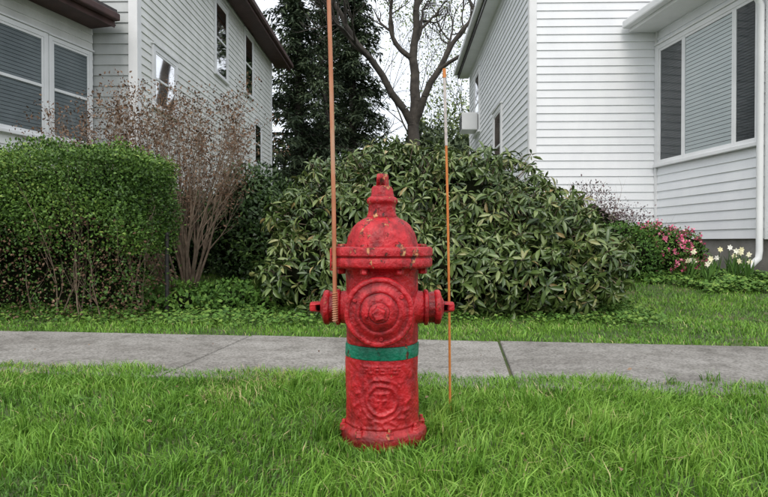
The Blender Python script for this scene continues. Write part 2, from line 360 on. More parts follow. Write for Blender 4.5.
def flatleaves(x,y,zoff,size):
    n=len(x); p=np.column_stack([x,y,gh(x,y)+zoff]); a=rng.random(n)*6.283
    d=np.column_stack([np.cos(a),np.sin(a),.25*rng.normal(size=n)]); nn=np.column_stack([.45*rng.normal(size=n),.45*rng.normal(size=n)-.25,np.ones(n)])
    return p,d,norm(nn),size*(.6+.8*rng.random(n))
x,y=uni(26000,-3.8,2.2,3.6,5.4); lim=.12+.45*smooth(-1,.6,x)
m=(y>edge_far(x)+lim)&(rng.random(len(x))<.06+.94*smooth(.0,.6,y-edge_far(x)-lim)*smooth(.3,.6,vnoise(x,y,2.2,9)+.15)); x=x[m];y=y[m]
p,d,n,L=flatleaves(x,y,.015+.06*rng.random(len(x)),.030)
x2,y2=uni(9000,2.7,4.2,5.7,6.8); m=(vnoise(x2,y2,3,12)>.42); x2=x2[m];y2=y2[m]; z2=.02+.10*rng.random(len(x2))*vnoise(x2,y2,5,13)
p2,d2,n2,L2=flatleaves(x2,y2,z2,.036)
p=np.concatenate([p,p2]);d=np.concatenate([d,d2]);n=np.concatenate([n,n2]);L=np.concatenate([L,L2])
leafobj('ground_cover',p,d,n,L,L*.85,.55+.3*rng.normal(size=len(L)),M_weed)
nw=34
cx=rng.uniform(-2.0,2.0,nw); cy=rng.uniform(1.3,2.6,nw); x=np.repeat(cx,7)+rng.normal(size=nw*7)*.02; y=np.repeat(cy,7)+rng.normal(size=nw*7)*.02
p,d,n,L=flatleaves(x,y,.020+.014*rng.random(nw*7),.016); leafobj('lawn_weeds',p,d,n,L,L*.8,.5+.3*rng.normal(size=nw*7),M_weed)
x,y=uni(110,-3,3,1.2,5); 
p,d,n,L=flatleaves(x,y,.035,.020); leafobj('fallen_leaves',p,d,n,L,L*.6,rng.random(len(L)),M_dry)

# ------------------------------------------------------------------ fire hydrant
HX,HY=-.006,1.87
hyd=empty('fire_hydrant')
def lathe(name,prof,mat,nseg=96,disp=None,M=None,parent=hyd,angle=38):
    V=[];F=[]
    for (r,z) in prof:
        for j in range(nseg):
            th=2*math.pi*j/nseg
            rr=r+(disp(th,z,r) if disp else 0)
            V.append((rr*math.cos(th),rr*math.sin(th),z))
    for i in range(len(prof)-1):
        for j in range(nseg):
            F.append((i*nseg+j,i*nseg+(j+1)%nseg,(i+1)*nseg+(j+1)%nseg,(i+1)*nseg+j))
    F.append(tuple(range(nseg))[::-1]); F.append(tuple((len(prof)-1)*nseg+j for j in range(nseg)))
    V=np.array(V)
    if M is not None:
        R=np.array(M); V=V@R[:3,:3].T+R[:3,3]
    return mkobj(name,V,F,mat,parent=parent,angle=angle)
def TR(x,y,z,axis='Z',ang=0): return Matrix.Translation((x,y,z))@Matrix.Rotation(ang,4,axis)
def wob(th,z,r): return .0012*math.sin(3*th+z*20)+.0008*math.sin(7*th-z*35)+.0005*math.sin(17*th+z*90)
# cast relief: letters above a round emblem, scroll work below, all softened by many coats of paint
blobs=[]
random.seed(3)
def seg_(s0,z0,s1,z1,w=.0032):
    m=max(2,int(math.hypot(s1-s0,z1-z0)/.003))
    for i in range(m+1): blobs.append((s0+(s1-s0)*i/m+random.uniform(-.0006,.0006),z0+(z1-z0)*i/m+random.uniform(-.0006,.0006),w*random.uniform(.85,1.2)))
for k in range(7):
    s0=-.054+.0165*k; zb_=.232
    seg_(s0,zb_,s0,zb_+.018)
    if k%2==0: seg_(s0,zb_+.018,s0+.009,zb_+.018)
    if k%3!=1: seg_(s0,zb_+.009,s0+.008,zb_+.009)
    if k%2: seg_(s0,zb_,s0+.009,zb_)
    if k in(1,4): seg_(s0+.009,zb_,s0+.009,zb_+.018)
seg_(-.018,.132,-.018,.168,.0045); seg_(.016,.132,.018,.166,.0045); seg_(-.018,.150,.016,.150,.004); seg_(-.004,.128,-.002,.172,.004); seg_(-.022,.170,.020,.172,.0035)
for k in range(9):
    a=-math.pi*.95+k*math.pi*.9/8; seg_(.076*math.cos(a),.150+.070*math.sin(a),.092*math.cos(a+.14),.150+.084*math.sin(a+.14),.0048)
for k in range(6):
    a=random.uniform(0,math.pi); seg_(.074*math.cos(a),.150+.060*math.sin(a),.084*math.cos(a+.1),.150+.066*math.sin(a+.1),.0042)
B_=np.array(blobs)
def relief(th,z,r):
    s=(th-1.5*math.pi)*.111
    h=wob(th,z,r)
    if abs(s)<.13:
        q=math.hypot(s,(z-.150)); a=math.atan2(z-.150,s); q+=.0012*math.sin(5*a+1)
        h+=.0042*math.exp(-((q-.044)/.0050)**2)
        h+=.0030*math.exp(-((q-.063)/.0038)**2)*(.65+.35*math.sin(13*a)*math.sin(3*a+1))
        dd=((B_[:,0]-s)**2+(B_[:,1]-z)**2)/B_[:,2]**2
        h+=.0034*math.exp(-float(dd.min())*.9)
    h+=.0025*math.exp(-((z-.066)/.005)**2)
    return h
prof=[(.113,z) for z in np.linspace(.045,.268,110)]
lathe('lower_barrel',prof,M_red,nseg=320,disp=relief)
lathe('green_band',[(.108,.2682),(.1136,.2690),(.1146,.272),(.1146,.303),(.1136,.307),(.108,.308)],M_green,disp=wob)
lathe('upper_barrel',[(.110,.3085),(.112,.318),(.112,.40),(.112,.50),(.113,.52),(.118,.533),(.13,.5405)],M_red,disp=wob)
lathe('bonnet_flange',[(.10,.5410),(.149,.5412),(.1545,.545),(.1560,.549),(.1560,.567),(.1535,.5705),(.1515,.5725),(.1515,.5745),(.1545,.577),(.1570,.580),(.1570,.598),(.1545,.603),(.148,.6055),(.11,.6062)],M_red,disp=lambda t,z,r:.0012*math.sin(4*t+1)+.0008*math.sin(9*t)+.0005*math.sin(23*t+z*80))
def rib(t,z,r): return .0028*max(0,math.cos(8*t))**6*(1 if .61<z<.69 else 0)+.0010*math.sin(5*t+z*30)+.0006*math.sin(13*t-z*70)
lathe('bonnet_dome',[(.112,.600),(.110,.612),(.1065,.622),(.1045,.634),(.100,.648),(.093,.661),(.084,.673),(.073,.683),(.062,.690),(.052,.695),(.0475,.698),(.0475,.700)],M_red,disp=rib)
lathe('bonnet_neck',[(.047,.698),(.0455,.705),(.043,.712),(.042,.735),(.0435,.739),(.047,.742),(.0485,.746),(.0485,.752),(.045,.757),(.037,.762),(.035,.770),(.0335,.785),(.029,.793),(.020,.796)],M_red,disp=lambda t,z,r:.0008*math.sin(5*t+z*60))
def nut(name,x,y,z,r,h,sides,M,parent=hyd,taper=.9):
    prof=[(r,0),(r*1.0,h*.05),(r*taper,h*.88),(r*taper*.82,h)]
    o=lathe(name,prof,M_red,nseg=sides,M=M,parent=parent,angle=30)
    b=o.modifiers.new('b','BEVEL'); b.width=.0025; b.segments=3; return o
nut('operating_nut',0,0,0,.0225,.040,5,TR(0,0,.793))
for k in range(8):
    a=2*math.pi*(k+.5)/8; bx,by=.134*math.cos(a),.134*math.sin(a)
    nut('bolt_head_%d'%k,0,0,0,.0135,.010,6,TR(bx,by,.604,'Z',a))
    nut('bolt_nut_%d'%k,0,0,0,.0145,.018,6,TR(bx,by,.5415)@Matrix.Rotation(math.pi,4,'X'))
lathe('base_flange',[(.112,.064),(.115,.056),(.119,.050),(.124,.045),(.127,.040),(.127,.022),(.125,.014),(.122,-.03)],M_red,disp=lambda t,z,r:wob(t,z,r)+(.012*max(0,math.cos(t+.3))**8+.004*max(0,math.cos(4*t))**4 if z<.047 else 0))
for k in range(8):
    a=2*math.pi*(k+.25)/8; rr_=.121 if k else .126; bx,by=rr_*math.cos(a),rr_*math.sin(a)
    nut('base_bolt_%d'%k,0,0,0,.0135,.020,6,TR(bx,by,.040,'Z',a*2))
    nut('base_stud_%d'%k,0,0,0,.007,.032,8,TR(bx,by,.040,'Z',a*2))
Mf=Matrix.Translation((-.008,0,.417))@Matrix.Rotation(math.radians(90),4,'X')
lathe('pumper_nozzle',[(.088,.06),(.088,.112),(.093,.118),(.093,.124),(.087,.127)],M_red,M=Mf)
lathe('pumper_cap',[(.085,.127),(.099,.1285),(.1015,.132),(.1015,.147),(.0985,.152),(.093,.154),(.089,.1535),(.086,.1505),(.081,.150),(.074,.153),(.067,.158),(.062,.160),(.058,.1590),(.056,.157),(.053,.1575),(.047,.1635),(.040,.167),(.034,.1685),(.030,.168),(.028,.170),(.028,.174),(.024,.176)],M_red,M=Mf,disp=lambda t,z,r:.0006*math.sin(6*t)+.0003*math.sin(15*t+r*200))
nut('pumper_cap_nut',0,0,0,.0235,.034,5,Mf@Matrix.Translation((0,0,.174))@Matrix.Rotation(.5,4,'Z'))
for k in range(3):
    a=.6+k*2.094
    nut('cap_lug_%d'%k,0,0,0,.007,.006,6,Mf@Matrix.Translation((.078*math.cos(a),.078*math.sin(a),.1515)))
nut('cap_retainer',0,0,0,.006,.022,8,Mf@Matrix.Translation((-.037,-.008,.160)))
for s,nm in ((-1,'left'),(1,'right')):
    Ms=Matrix.Translation((0,0,.416))@Matrix.Rotation(math.radians(90*s),4,'Y')
    lathe(nm+'_hose_nozzle',[(.060,.08),(.058,.105),(.052,.113),(.0505,.126),(.0475,.130)],M_red,M=Ms,nseg=64)
    lathe(nm+'_hose_cap',[(.046,.130),(.0545,.1305),(.0565,.133),(.0565,.140),(.0535,.143),(.0475,.1445),(.0475,.162),(.0525,.165),(.054,.168),(.054,.178),(.050,.182),(.036,.186),(.030,.188),(.026,.191),(.022,.192)],M_red,M=Ms,nseg=64,disp=lambda t,z,r:(.0022*max(0,math.cos(12*t)) if .145<z<.163 else 0)+.0007*math.sin(5*t+z*100))
    nut(nm+'_cap_nut',0,0,0,.0195,.036,5,Ms@Matrix.Translation((0,0,.190))@Matrix.Rotation(.3,4,'Z'))
hyd.location=(HX,HY,0)

def tube(name,pts,r,mat,parent=None,cyc=False,res=3):
    cu=bpy.data.curves.new(name,'CURVE'); cu.dimensions='3D'; cu.bevel_depth=r; cu.bevel_resolution=res; cu.use_fill_caps=True
    sp=cu.splines.new('POLY'); sp.points.add(len(pts)-1)
    for i,p_ in enumerate(pts): sp.points[i].co=(*p_,1)
    sp.use_cyclic_u=cyc
    cu.materials.append(mat); o=bpy.data.objects.new(name,cu); C.objects.link(o)
    dg=bpy.context.evaluated_depsgraph_get(); me=bpy.data.meshes.new_from_object(o.evaluated_get(dg)); me.name=name
    bpy.data.objects.remove(o); o=bpy.data.objects.new(name,me); C.objects.link(o)
    for pl in me.polygons: pl.use_smooth=True
    if parent: o.parent=parent
    return o

# ------------------------------------------------------------------ marker poles
M_pole=noisemat('faded_orange_fibreglass',[(.3,(.36,.12,.055)),(.5,(.50,.21,.11)),(.7,(.48,.30,.20))],scale=30,rough=.6,bump=.3,bscale=150,dist=.002,stretch=(1,1,.25))
M_pole2=noisemat('orange_marker_paint',[(.3,(.52,.15,.03)),(.7,(.66,.24,.06))],scale=20,rough=.5,bump=.1)
M_tape=noisemat('worn_white_reflective_tape',[(.35,(.36,.34,.33)),(.6,(.58,.52,.48))],scale=40,rough=.4,bump=.1)
mk=empty('hydrant_marker_pole')
base=np.array([-.1465,1.792,.38]); top=np.array([-.183,1.80,1.85])
def along(f,bow=.006): 
    p_=base+(top-base)*f; p_=p_.copy(); p_[0]+=bow*math.sin(f*math.pi); return p_
tube('rod',[along(i/24) for i in range(25)],.0066,M_pole,mk)
sp=[]
for i in range(0,150):
    f=i/149; q=along(f*.06); a_=f*2*math.pi*13
    sp.append((q[0]+.0078*math.cos(a_),q[1]+.0078*math.sin(a_),q[2]))
tube('mounting_coil',sp,.0018,M_pole,mk)
tube('mounting_bracket',[(-.150,1.80,.535),(-.160,1.79,.537),(-.160,1.80,.60),(-.148,1.83,.608)],.003,M_red,mk)
mk2=empty('reflector_stake')
def a2(z): 
    f=z/1.22; return (.231+(.209-.231)*f+.004*math.sin(f*3.1),2.08,z)
tube('stake',[a2(z) for z in np.linspace(-.05,.955,14)],.0043,M_pole2,mk2)
tube('reflective_sleeve',[a2(z) for z in np.linspace(.9552,1.19,6)],.0052,M_tape,mk2)
tube('tip',[a2(z) for z in np.linspace(1.1902,1.222,3)],.006,M_pole2,mk2)

# ------------------------------------------------------------------ houses
def clap(name,p0,p1,z0,z1,mat,parent,expo=.115,lap=.016,rng_fn=None):
    p0=np.array(p0,float);p1=np.array(p1,float); Lw=np.linalg.norm(p1-p0); d=(p1-p0)/Lw; n=np.array([d[1],-d[0]])
    V=[];F=[]
    z=z0; k=0
    while z<z1-.001:
        zt=min(z+expo,z1)
        a,b=(0,Lw) if rng_fn is None else rng_fn(z,Lw)
        if b-a<.05: break
        jit=random.uniform(-.001,.001)
        cuts=[a,b]
        if b-a>2.5 and mat is not M_sidG: cuts=[a,a+(b-a)*random.uniform(.2,.8),b]
        for c0,c1 in zip(cuts[:-1],cuts[1:]):
            c1_=c1-(.0015 if c1<b else 0); o=len(V)
            for (u,nn,zz) in [(c0,0,z),(c1_,0,z),(c1_,lap+jit,z),(c0,lap+jit,z),(c1_,.002,zt),(c0,.002,zt)]:
                q=p0+d*u+n*nn; V.append((q[0],q[1],zz))
            F+= [(o,o+1,o+2,o+3),(o+3,o+2,o+4,o+5)]
        z=zt;k+=1
    o=len(V)
    q0=p0-n*.004;q1=p1-n*.004; 
    if rng_fn is None:
        V+=[(q0[0],q0[1],z0),(q1[0],q1[1],z0),(q1[0],q1[1],z1),(q0[0],q0[1],z1)]; F.append((o,o+1,o+2,o+3))
    return mkobj(name,V,F,mat,sm=False,parent=parent)
def window(prefix,p0,p1,u0,u1,z0,z1,parent,panes,mull=.05,tr=.09,rail=False,inner=None,sash=M_trim):
    p0=np.array(p0,float);p1=np.array(p1,float); d=(p1-p0)/np.linalg.norm(p1-p0)
    B=lambda nm,lo,hi,m,bev=.004: box(prefix+'_'+nm,lo,hi,m,parent,bev,origin=p0,d=d)
    B('casing_l',(u0-tr,.0,z0-.02),(u0,.045,z1+tr),M_trim); B('casing_r',(u1,.0,z0-.02),(u1+tr,.045,z1+tr),M_trim)
    B('casing_head',(u0-.0005,.0,z1),(u1+.0005,.043,z1+tr-.003),M_trim); B('head_cap',(u0-tr-.02,.0,z1+tr+.0005),(u1+tr+.02,.065,z1+tr+.025),M_trim)
    B('sill',(u0-tr-.02,.0,z0-.065),(u1+tr+.02,.075,z0-.0205),M_trim)
    tot=sum(w for w,_ in panes); u=u0
    for i,(w,m) in enumerate(panes):
        ue=u+(u1-u0)*w/tot; s=.035
        B('sash_l%d'%i,(u+.0005,.018,z0-.02),(u+s,.036,z1),sash); B('sash_r%d'%i,(ue-s,.018,z0-.02),(ue-.0005,.036,z1),sash)
        B('sash_t%d'%i,(u+s,.019,z1-s),(ue-s,.035,z1-.0005),sash); B('sash_b%d'%i,(u+s,.019,z0-.019),(ue-s,.035,z0+s),sash)
        if rail: B('meeting_rail%d'%i,(u+s,.018,(z0+z1)/2-.02),(ue-s,.040,(z0+z1)/2+.02),sash)
        if m in (M_curtain,M_screen,M_blind):
            zz=z0+s; q=[];f=[]; pt=.034 if m is M_screen else .05
            n_=np.array([d[1],-d[0]])
            while zz<z1-s:
                o=len(q)
                for (uu,nn,z_) in [(u+s,.0240,zz),(ue-s,.0240,zz),(ue-s,.0180,zz+pt*.9),(u+s,.0180,zz+pt*.9)]:
                    t=p0+d*uu+n_*nn; q.append((t[0],t[1],z_))
                f.append((o,o+1,o+2,o+3)); zz+=pt
            mkobj(prefix+'_blind%d'%i,q,f,m,sm=False,parent=parent)
            B('backing%d'%i,(u+s,.0165,z0),(ue-s,.0170,z1-.01),M_dim,0)
        else: B('interior%d'%i,(u+s,.0165,z0),(ue-s,.0175,z1-.01),m,0)
        B('glass%d'%i,(u+s,.0265,z0+s),(ue-s,.0285,z1-s),M_glass,0)
        u=ue
def slab(name,pts,th,mat,parent):
    n=len(pts); V=[tuple(p_) for p_ in pts]+[(p_[0],p_[1],p_[2]-th) for p_ in pts]
    F=[tuple(range(n)),tuple(range(2*n-1,n-1,-1))]+[(i,i+n,(i+1)%n+n,(i+1)%n) for i in range(n)]
    return mkobj(name,V,F,mat,sm=False,parent=parent)

# --- right-hand house
rh=empty('white_siding_house')
A=(2.14,8.76); Bk=(2.14+.027*7.5,8.76+7.5); Rt=(10.6,8.55)
C1=np.array([3.955,8.715]); w=np.array([.123,-.992]); uu_=np.array([.992,.123]); WL_=2.2; C2=C1+w*WL_
E=5.35; Bz=.66
clap('side_siding',Bk,A,Bz,E,M_sidR,rh)
Wd=math.hypot(Rt[0]-A[0],Rt[1]-A[1])
def gab(z,L): 
    if z<E: return 0,L
    t=(z-E)/.75; return t,L-t
clap('front_gable_siding',A,Rt,Bz,E+3.1,M_sidR,rh,rng_fn=gab)
box('gable_backing',(0,-.03,Bz),(Wd,-.01,E),M_sidR,rh,0,origin=A,d=((Rt[0]-A[0])/Wd,(Rt[1]-A[1])/Wd))
dF=((Rt[0]-A[0])/Wd,(Rt[1]-A[1])/Wd)
box('corner_board_front',(-.020,.0,Bz-.01),(.085,.026,E),M_trim,rh,.003,origin=A,d=dF)
dS=np.array(A)-np.array(Bk); LS=np.linalg.norm(dS); dS=dS/LS
box('corner_board_side',(LS-.085,.0,Bz-.012),(LS+.0,.025,E),M_trim,rh,.003,origin=Bk,d=dS)
box('corner_board_back',(0,.0,Bz-.01),(.1,.026,E),M_trim,rh,.003,origin=Bk,d=dS)
box('foundation_side',(0,-.3,-.1),(LS-.05,-.03,Bz),M_found,rh,0,origin=Bk,d=dS)
box('foundation_front',(.06,-.3,-.1),(Wd,-.031,Bz-.001),M_found,rh,0,origin=A,d=dF)
ov=.30; rx=A[0]+Wd/2; rz=E+Wd/2*.75
yf=8.35; yb=16.7
def ex(y): return A[0]+.027*(y-8.76)
slab('roof_west_slope',[(ex(yf)-ov,yf,E-ov*.75+.16),(rx,yf-.1,rz+.16),(rx+.2,yb,rz+.16),(ex(yb)-ov,yb,E-ov*.75+.16)][::-1],.14,M_shingle,rh)
slab('roof_east_slope',[(rx,yf-.1,rz+.16),(Rt[0]+ov,yf-.2,E-ov*.75+.16),(Rt[0]+ov+.2,yb,E-ov*.75+.16),(rx+.2,yb,rz+.16)][::-1],.14,M_shingle,rh)
slab('soffit_west',[(ex(yf)-ov,yf+.02,E-.16),(ex(yf)+.0,yf+.02,E-.16),(ex(yb)+.0,yb-.02,E-.16),(ex(yb)-ov,yb-.02,E-.16)][::-1],.02,M_trim,rh)
dG=np.array([.027,1])/math.hypot(.027,1)
box('fascia_west',(0,-.02,E-.18),(8.3,.0,E+.02),M_trim,rh,.002,origin=(ex(yb)-ov,yb),d=-dG)
box('gutter_west',(0,.001,E-.10),(8.3,.11,E+.02),M_trim,rh,.02,origin=(ex(yb)-ov,yb),d=-dG)
slab('east_wall',[(Rt[0],Rt[1],E),(Rt[0]+.2,16.2,E),(Rt[0]+.2,16.2,E-.1),(Rt[0],Rt[1],E-.1)],E-.2,M_sidR,rh)
window('side_window',Bk,A,1.2,2.0,3.3,4.7,rh,[(1,M_dim)],rail=True)
window('side_window_b',Bk,A,4.3,5.1,1.8,3.1,rh,[(1,M_dim)],rail=True)
box('air_conditioner',(1.3,.04,3.32),(1.9,.42,3.74),M_trim,rh,.02,origin=Bk,d=dS)
for k in range(7): box('ac_louver_%d'%k,(1.33,.421,3.36+.05*k),(1.87,.428,3.385+.05*k),M_screen,rh,0,origin=Bk,d=dS)
WE=3.68
wz0=Bz
clap('wing_side_siding',C1,C2,wz0,WE,M_sidR,rh)
C3=C2+uu_*3.6
clap('wing_front_siding',C2,C3,wz0,WE,M_sidR,rh)
dW=w
box('wing_corner_board_a',(WL_-.06,.0,wz0-.01),(WL_,.026,WE),M_trim,rh,.003,origin=C1,d=dW)
box('wing_corner_board_b',(-.026,.0,wz0-.012),(.075,.027,WE),M_trim,rh,.003,origin=C2,d=uu_)
box('inside_corner_strip',(.0,.0,wz0-.01),(.05,.03,WE),M_trim,rh,.003,origin=C1+w*.01,d=dW)
box('wing_foundation_side',(0,-.3,-.1),(WL_-.04,-.025,wz0),M_found,rh,0,origin=C1,d=dW)
box('wing_foundation_front',(.03,-.3,-.1),(3.6,-.026,wz0-.001),M_found,rh,0,origin=C2,d=uu_)
window('picture_window',C1,C2,.13,2.03,1.76,3.38,rh,[(.57,M_screen),(.98,M_curtain),(.38,M_screen)],tr=.065)
window('wing_front_window',C2,C3,.8,2.4,1.76,3.38,rh,[(1,M_dim),(1,M_dim)],tr=.07)
def W(u,n,z):
    nn=np.array([w[1],-w[0]]); q=C1+w*u+nn*n; return (q[0],q[1],z)
slab('wing_soffit',[W(0,.40,WE),W(2.55,.40,WE),W(2.55,-4,WE),W(0.03,-4,WE)],.02,M_trim,rh)
slab('wing_roof',[W(0,.43,WE+.17),W(2.58,.43,WE+.17),W(2.58,-2,WE+1.2),W(.03,-2,WE+1.2)],.05,M_shingle,rh)
box('wing_fascia',(0,.40,WE-.03),(2.56,.42,WE+.13),M_trim,rh,.002,origin=C1,d=dW)
box('wing_gutter',(-.0,.4205,WE+.01),(2.58,.53,WE+.125),M_trim,rh,.022,origin=C1,d=dW)
tube('downspout',[W(2.13,.48,WE+.02),W(2.13,.46,WE-.10),W(2.13,.12,WE-.38),W(2.13,.075,WE-.46),W(2.13,.075,.52),W(2.13,.085,.44),W(2.10,.20,.32),W(2.10,.30,.28)],.036,M_trim,rh)

# --- left-hand house
lh=empty('weathered_white_house')
LA=np.array((-3.76,9.1)); LB=np.array((-3.50,18.6)); LE=6.55; Lz=.75
clap('side_siding',LA,LB,Lz,LE,M_sidL,lh,expo=.125,lap=.018)
dL=(LB-LA)/np.linalg.norm(LB-LA); LL=np.linalg.norm(LB-LA)
LF=np.array((-11.5,9.25)); WL=np.linalg.norm(LA-LF); dLF=(LA-LF)/WL
clap('front_siding',LF,LA,Lz,LE,M_sidG,lh,expo=.16,lap=.02)
def gab2(z,L): t=(z-LE)/.7; return t,L-t
clap('gable_siding',LF,LA,LE,LE+2.6,M_sidL,lh,rng_fn=gab2)
clap('back_siding',LB,(-11.2,18.8),Lz,LE,M_sidL,lh)
box('corner_board_side',(.0,.0,Lz-.01),(.12,.028,LE),M_trim,lh,.003,origin=LA,d=dL)
box('corner_board_front',(WL-.11,.0,Lz-.012),(WL+.028,.029,LE),M_trim,lh,.003,origin=LF,d=dLF)
box('corner_board_back',(LL-.13,.0,Lz-.01),(LL,.028,LE),M_trim,lh,.003,origin=LA,d=dL)
box('foundation',(.05,-.4,-.1),(LL,-.03,Lz),M_found,lh,0,origin=LA,d=dL)
box('foundation_front',(0,-.4,-.1),(WL-.1,-.031,Lz-.001),M_found,lh,0,origin=LF,d=dLF)
ovL=.50; rxl=-7.6; rzl=LE+3.9*.7
slab('roof_east_slope',[(-3.78+ovL,8.6,LE-.25),(rxl,8.6,rzl+.15),(rxl,19.1,rzl+.15),(-3.50+ovL,19.1,LE-.25)],.16,M_shingle,lh)
slab('roof_west_slope',[(rxl,8.6,rzl+.15),(-12.1,8.6,LE-.25),(-12.1,19.1,LE-.25),(rxl,19.1,rzl+.15)],.16,M_shingle,lh)
slab('soffit_east',[(-3.78+ovL,8.6,LE-.36),(-3.7,8.6,LE-.36),(-3.45,19.1,LE-.36),(-3.50+ovL,19.1,LE-.36)],.03,M_brown,lh)
dE=np.array([.28,10.5])/math.hypot(.28,10.5)
box('fascia_east',(0,.0,LE-.46),(10.5,.03,LE-.20),M_brown,lh,.003,origin=(-3.78+ovL,8.6),d=dE)
box('gutter_east',(0,.031,LE-.40),(10.5,.12,LE-.27),M_brown,lh,.02,origin=(-3.78+ovL,8.6),d=dE)
slab('rake_board_back',[(-3.50+ovL,19.12,LE-.22),(rxl,19.12,rzl+.18),(rxl,19.16,rzl+.18),(-3.50+ovL,19.16,LE-.22)],.26,M_brown,lh)
slab('rake_board_front',[(-3.78+ovL,8.56,LE-.22),(rxl,8.56,rzl+.18),(rxl,8.6,rzl+.18),(-3.78+ovL,8.6,LE-.22)],.26,M_brown,lh)
window('window_a',LA,LB,.62,1.5,2.85,3.72,lh,[(1,M_blind)],rail=True)
window('window_b',LA,LB,3.85,4.65,4.3,5.85,lh,[(1,M_screen)],rail=True)
window('window_c',LA,LB,6.3,7.05,4.5,6.0,lh,[(1,M_screen)],rail=True)
window('window_d',LA,LB,7.3,8.0,2.8,3.9,lh,[(1,M_dim)],rail=True)
pd=np.array([.283,.959]); PB=np.array([-4.42,9.08]); PA=PB-pd*3.3
PZ=3.86
clap('porch_side_siding',PA,PB,Lz,PZ,M_sidL,lh,expo=.125)
PC=PA+np.array([-.959,.283])*6.5
clap('porch_front_siding',PC,PA,Lz,PZ,M_sidL,lh,expo=.125)
box('porch_foundation',(0,-.4,-.1),(3.2,-.03,Lz),M_found,lh,0,origin=PA,d=pd)
window('porch_window_a',PA,PB,1.45,2.38,2.08,3.42,lh,[(1,M_blind)],rail=True,tr=.07)
window('porch_window_b',PA,PB,2.52,3.2,2.08,3.42,lh,[(1,M_blind)],rail=True,tr=.06)
window('porch_window_c',PA,PB,.3,1.3,2.08,3.42,lh,[(1,M_blind)],rail=True,tr=.07)
window('porch_front_window',PC,PA,3.6,6.1,2.08,3.42,lh,[(1,M_screen),(1,M_screen)],rail=True,tr=.07)
pn=np.array([pd[1],-pd[0]])
def Pq(u,n,z): q=PA+pd*u+pn*n; return (q[0],q[1],z)
slab('porch_soffit',[Pq(-.4,.45,PZ+.0),Pq(3.28,.45,PZ+.0),Pq(3.28,-6,PZ),Pq(-.4,-6,PZ)][::-1],.02,M_brown,lh)
slab('porch_roof',[Pq(-.45,.5,PZ+.2),Pq(3.25,.5,PZ+.2),Pq(3.25,-3,PZ+1.3),Pq(-.45,-3,PZ+1.3)],.06,M_shingle,lh)
box('porch_fascia',(-.42,.45,PZ-.06),(3.24,.47,PZ+.14),M_brown,lh,.003,origin=PA,d=pd)
box('porch_gutter',(-.42,.471,PZ+.02),(3.24,.57,PZ+.13),M_brown,lh,.02,origin=PA,d=pd)

# ------------------------------------------------------------------ plants
hg=empty('clipped_hedge')
hd=np.array([1,-.12])/math.hypot(1,.12); hn=np.array([.12,1])/math.hypot(1,.12)
HO=np.array([-1.90,4.46])
HD=.72
def hedge_pts(n,zlo,zhi,inner,which=None):
    Lh=3.6; D=HD
    f=rng.choice(4,n,p=[.55,.13,.24,.08])
    u=-Lh*rng.random(n); v=D*rng.random(n); z=zlo+(zhi-zlo)*rng.random(n)
    u=np.where(f==1,0,u); v=np.where(f==0,0,np.where(f==3,D,v)); z=np.where(f==2,zhi,z)
    bulge=.05*smooth(.35,.9,z)
    nn=np.zeros((n,3)); nn[f==0]=[-hn[0],-hn[1],0]; nn[f==1]=[hd[0],hd[1],0]; nn[f==2]=[0,0,1]; nn[f==3]=[hn[0],hn[1],0]
    ins=inner*rng.random(n)**1.5
    lumpy=.022*np.sin(u*5+z*4)+.018*np.sin(z*11+u*9+v*7)+.022*rng.normal(size=n)
    p2=HO+hd*u[:,None]+hn*v[:,None]
    p=np.column_stack([p2,z])
    p=p+nn*(lumpy+bulge-ins)[:,None]
    edge=np.minimum(-u/.07,1); p[:,2]-=(.03*(1-edge)*(z>zhi-.15))
    return p,nn
ZH=1.32
p,n=hedge_pts(82000,.52,ZH,.16); 
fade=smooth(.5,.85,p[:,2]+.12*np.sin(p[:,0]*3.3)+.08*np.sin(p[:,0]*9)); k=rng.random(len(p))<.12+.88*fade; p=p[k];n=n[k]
d=norm(n*.6+rng.normal(size=p.shape)*.6+np.array([0,0,.35])); nn=norm(n+rng.normal(size=p.shape)*.5+np.array([0,0,.5]))
L=.026*(.7+.6*rng.random(len(p)))
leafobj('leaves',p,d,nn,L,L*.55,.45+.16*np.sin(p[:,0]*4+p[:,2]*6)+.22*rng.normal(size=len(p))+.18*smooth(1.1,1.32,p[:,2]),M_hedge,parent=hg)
p,n=hedge_pts(16000,.03,.8,.3); k=(p[:,2]<.82); p=p[k];n=n[k]
d=norm(rng.normal(size=p.shape)+np.array([0,0,.2])); nn=norm(n+rng.normal(size=p.shape)*.6)
L=.026*(.6+.7*rng.random(len(p))); m=rng.random(len(p))<.6
leafobj('lower_leaves',p[m],d[m],nn[m],L[m],L[m]*.6,.3+.2*rng.normal(size=m.sum()),M_hedge,parent=hg)
leafobj('dead_leaves',p[~m],d[~m],nn[~m],L[~m],L[~m]*.6,.3+.25*rng.normal(size=(~m).sum()),M_dry,parent=hg)
segs=[];tips=[]
for k in range(66):
    u=-3.5*rng.random(); v=.1+.5*rng.random(); q=HO+hd*(u-.08)+hn*v
    grow(segs,tips,(q[0],q[1],-.02),(rng.normal()*.15,-.12+rng.normal()*.15,1),.75,.008,2,jit=.18,up=.08,kids=4,ratio=.5,spread=.55,nseg=5,first=.15)
segs=[s for s in segs if s[1][2]<1.28 and s[1][0]<HO[0]+.1]
segobj('stems',segs,M_twig,4,parent=hg)
a=HO+hd*-3.5+hn*.16; b=HO+hd*-.16+hn*.16; c=HO+hd*-.16+hn*(HD-.14); e_=HO+hd*-3.5+hn*(HD-.14)
slab('interior',[(a[0],a[1],1.18),(b[0],b[1],1.18),(c[0],c[1],1.18),(e_[0],e_[1],1.18)],.62,M_shade_fill,hg)  # added near-black block, shade inside the hedge put into colour
a=HO+hd*-3.5+hn*.42; b=HO+hd*-.2+hn*.42
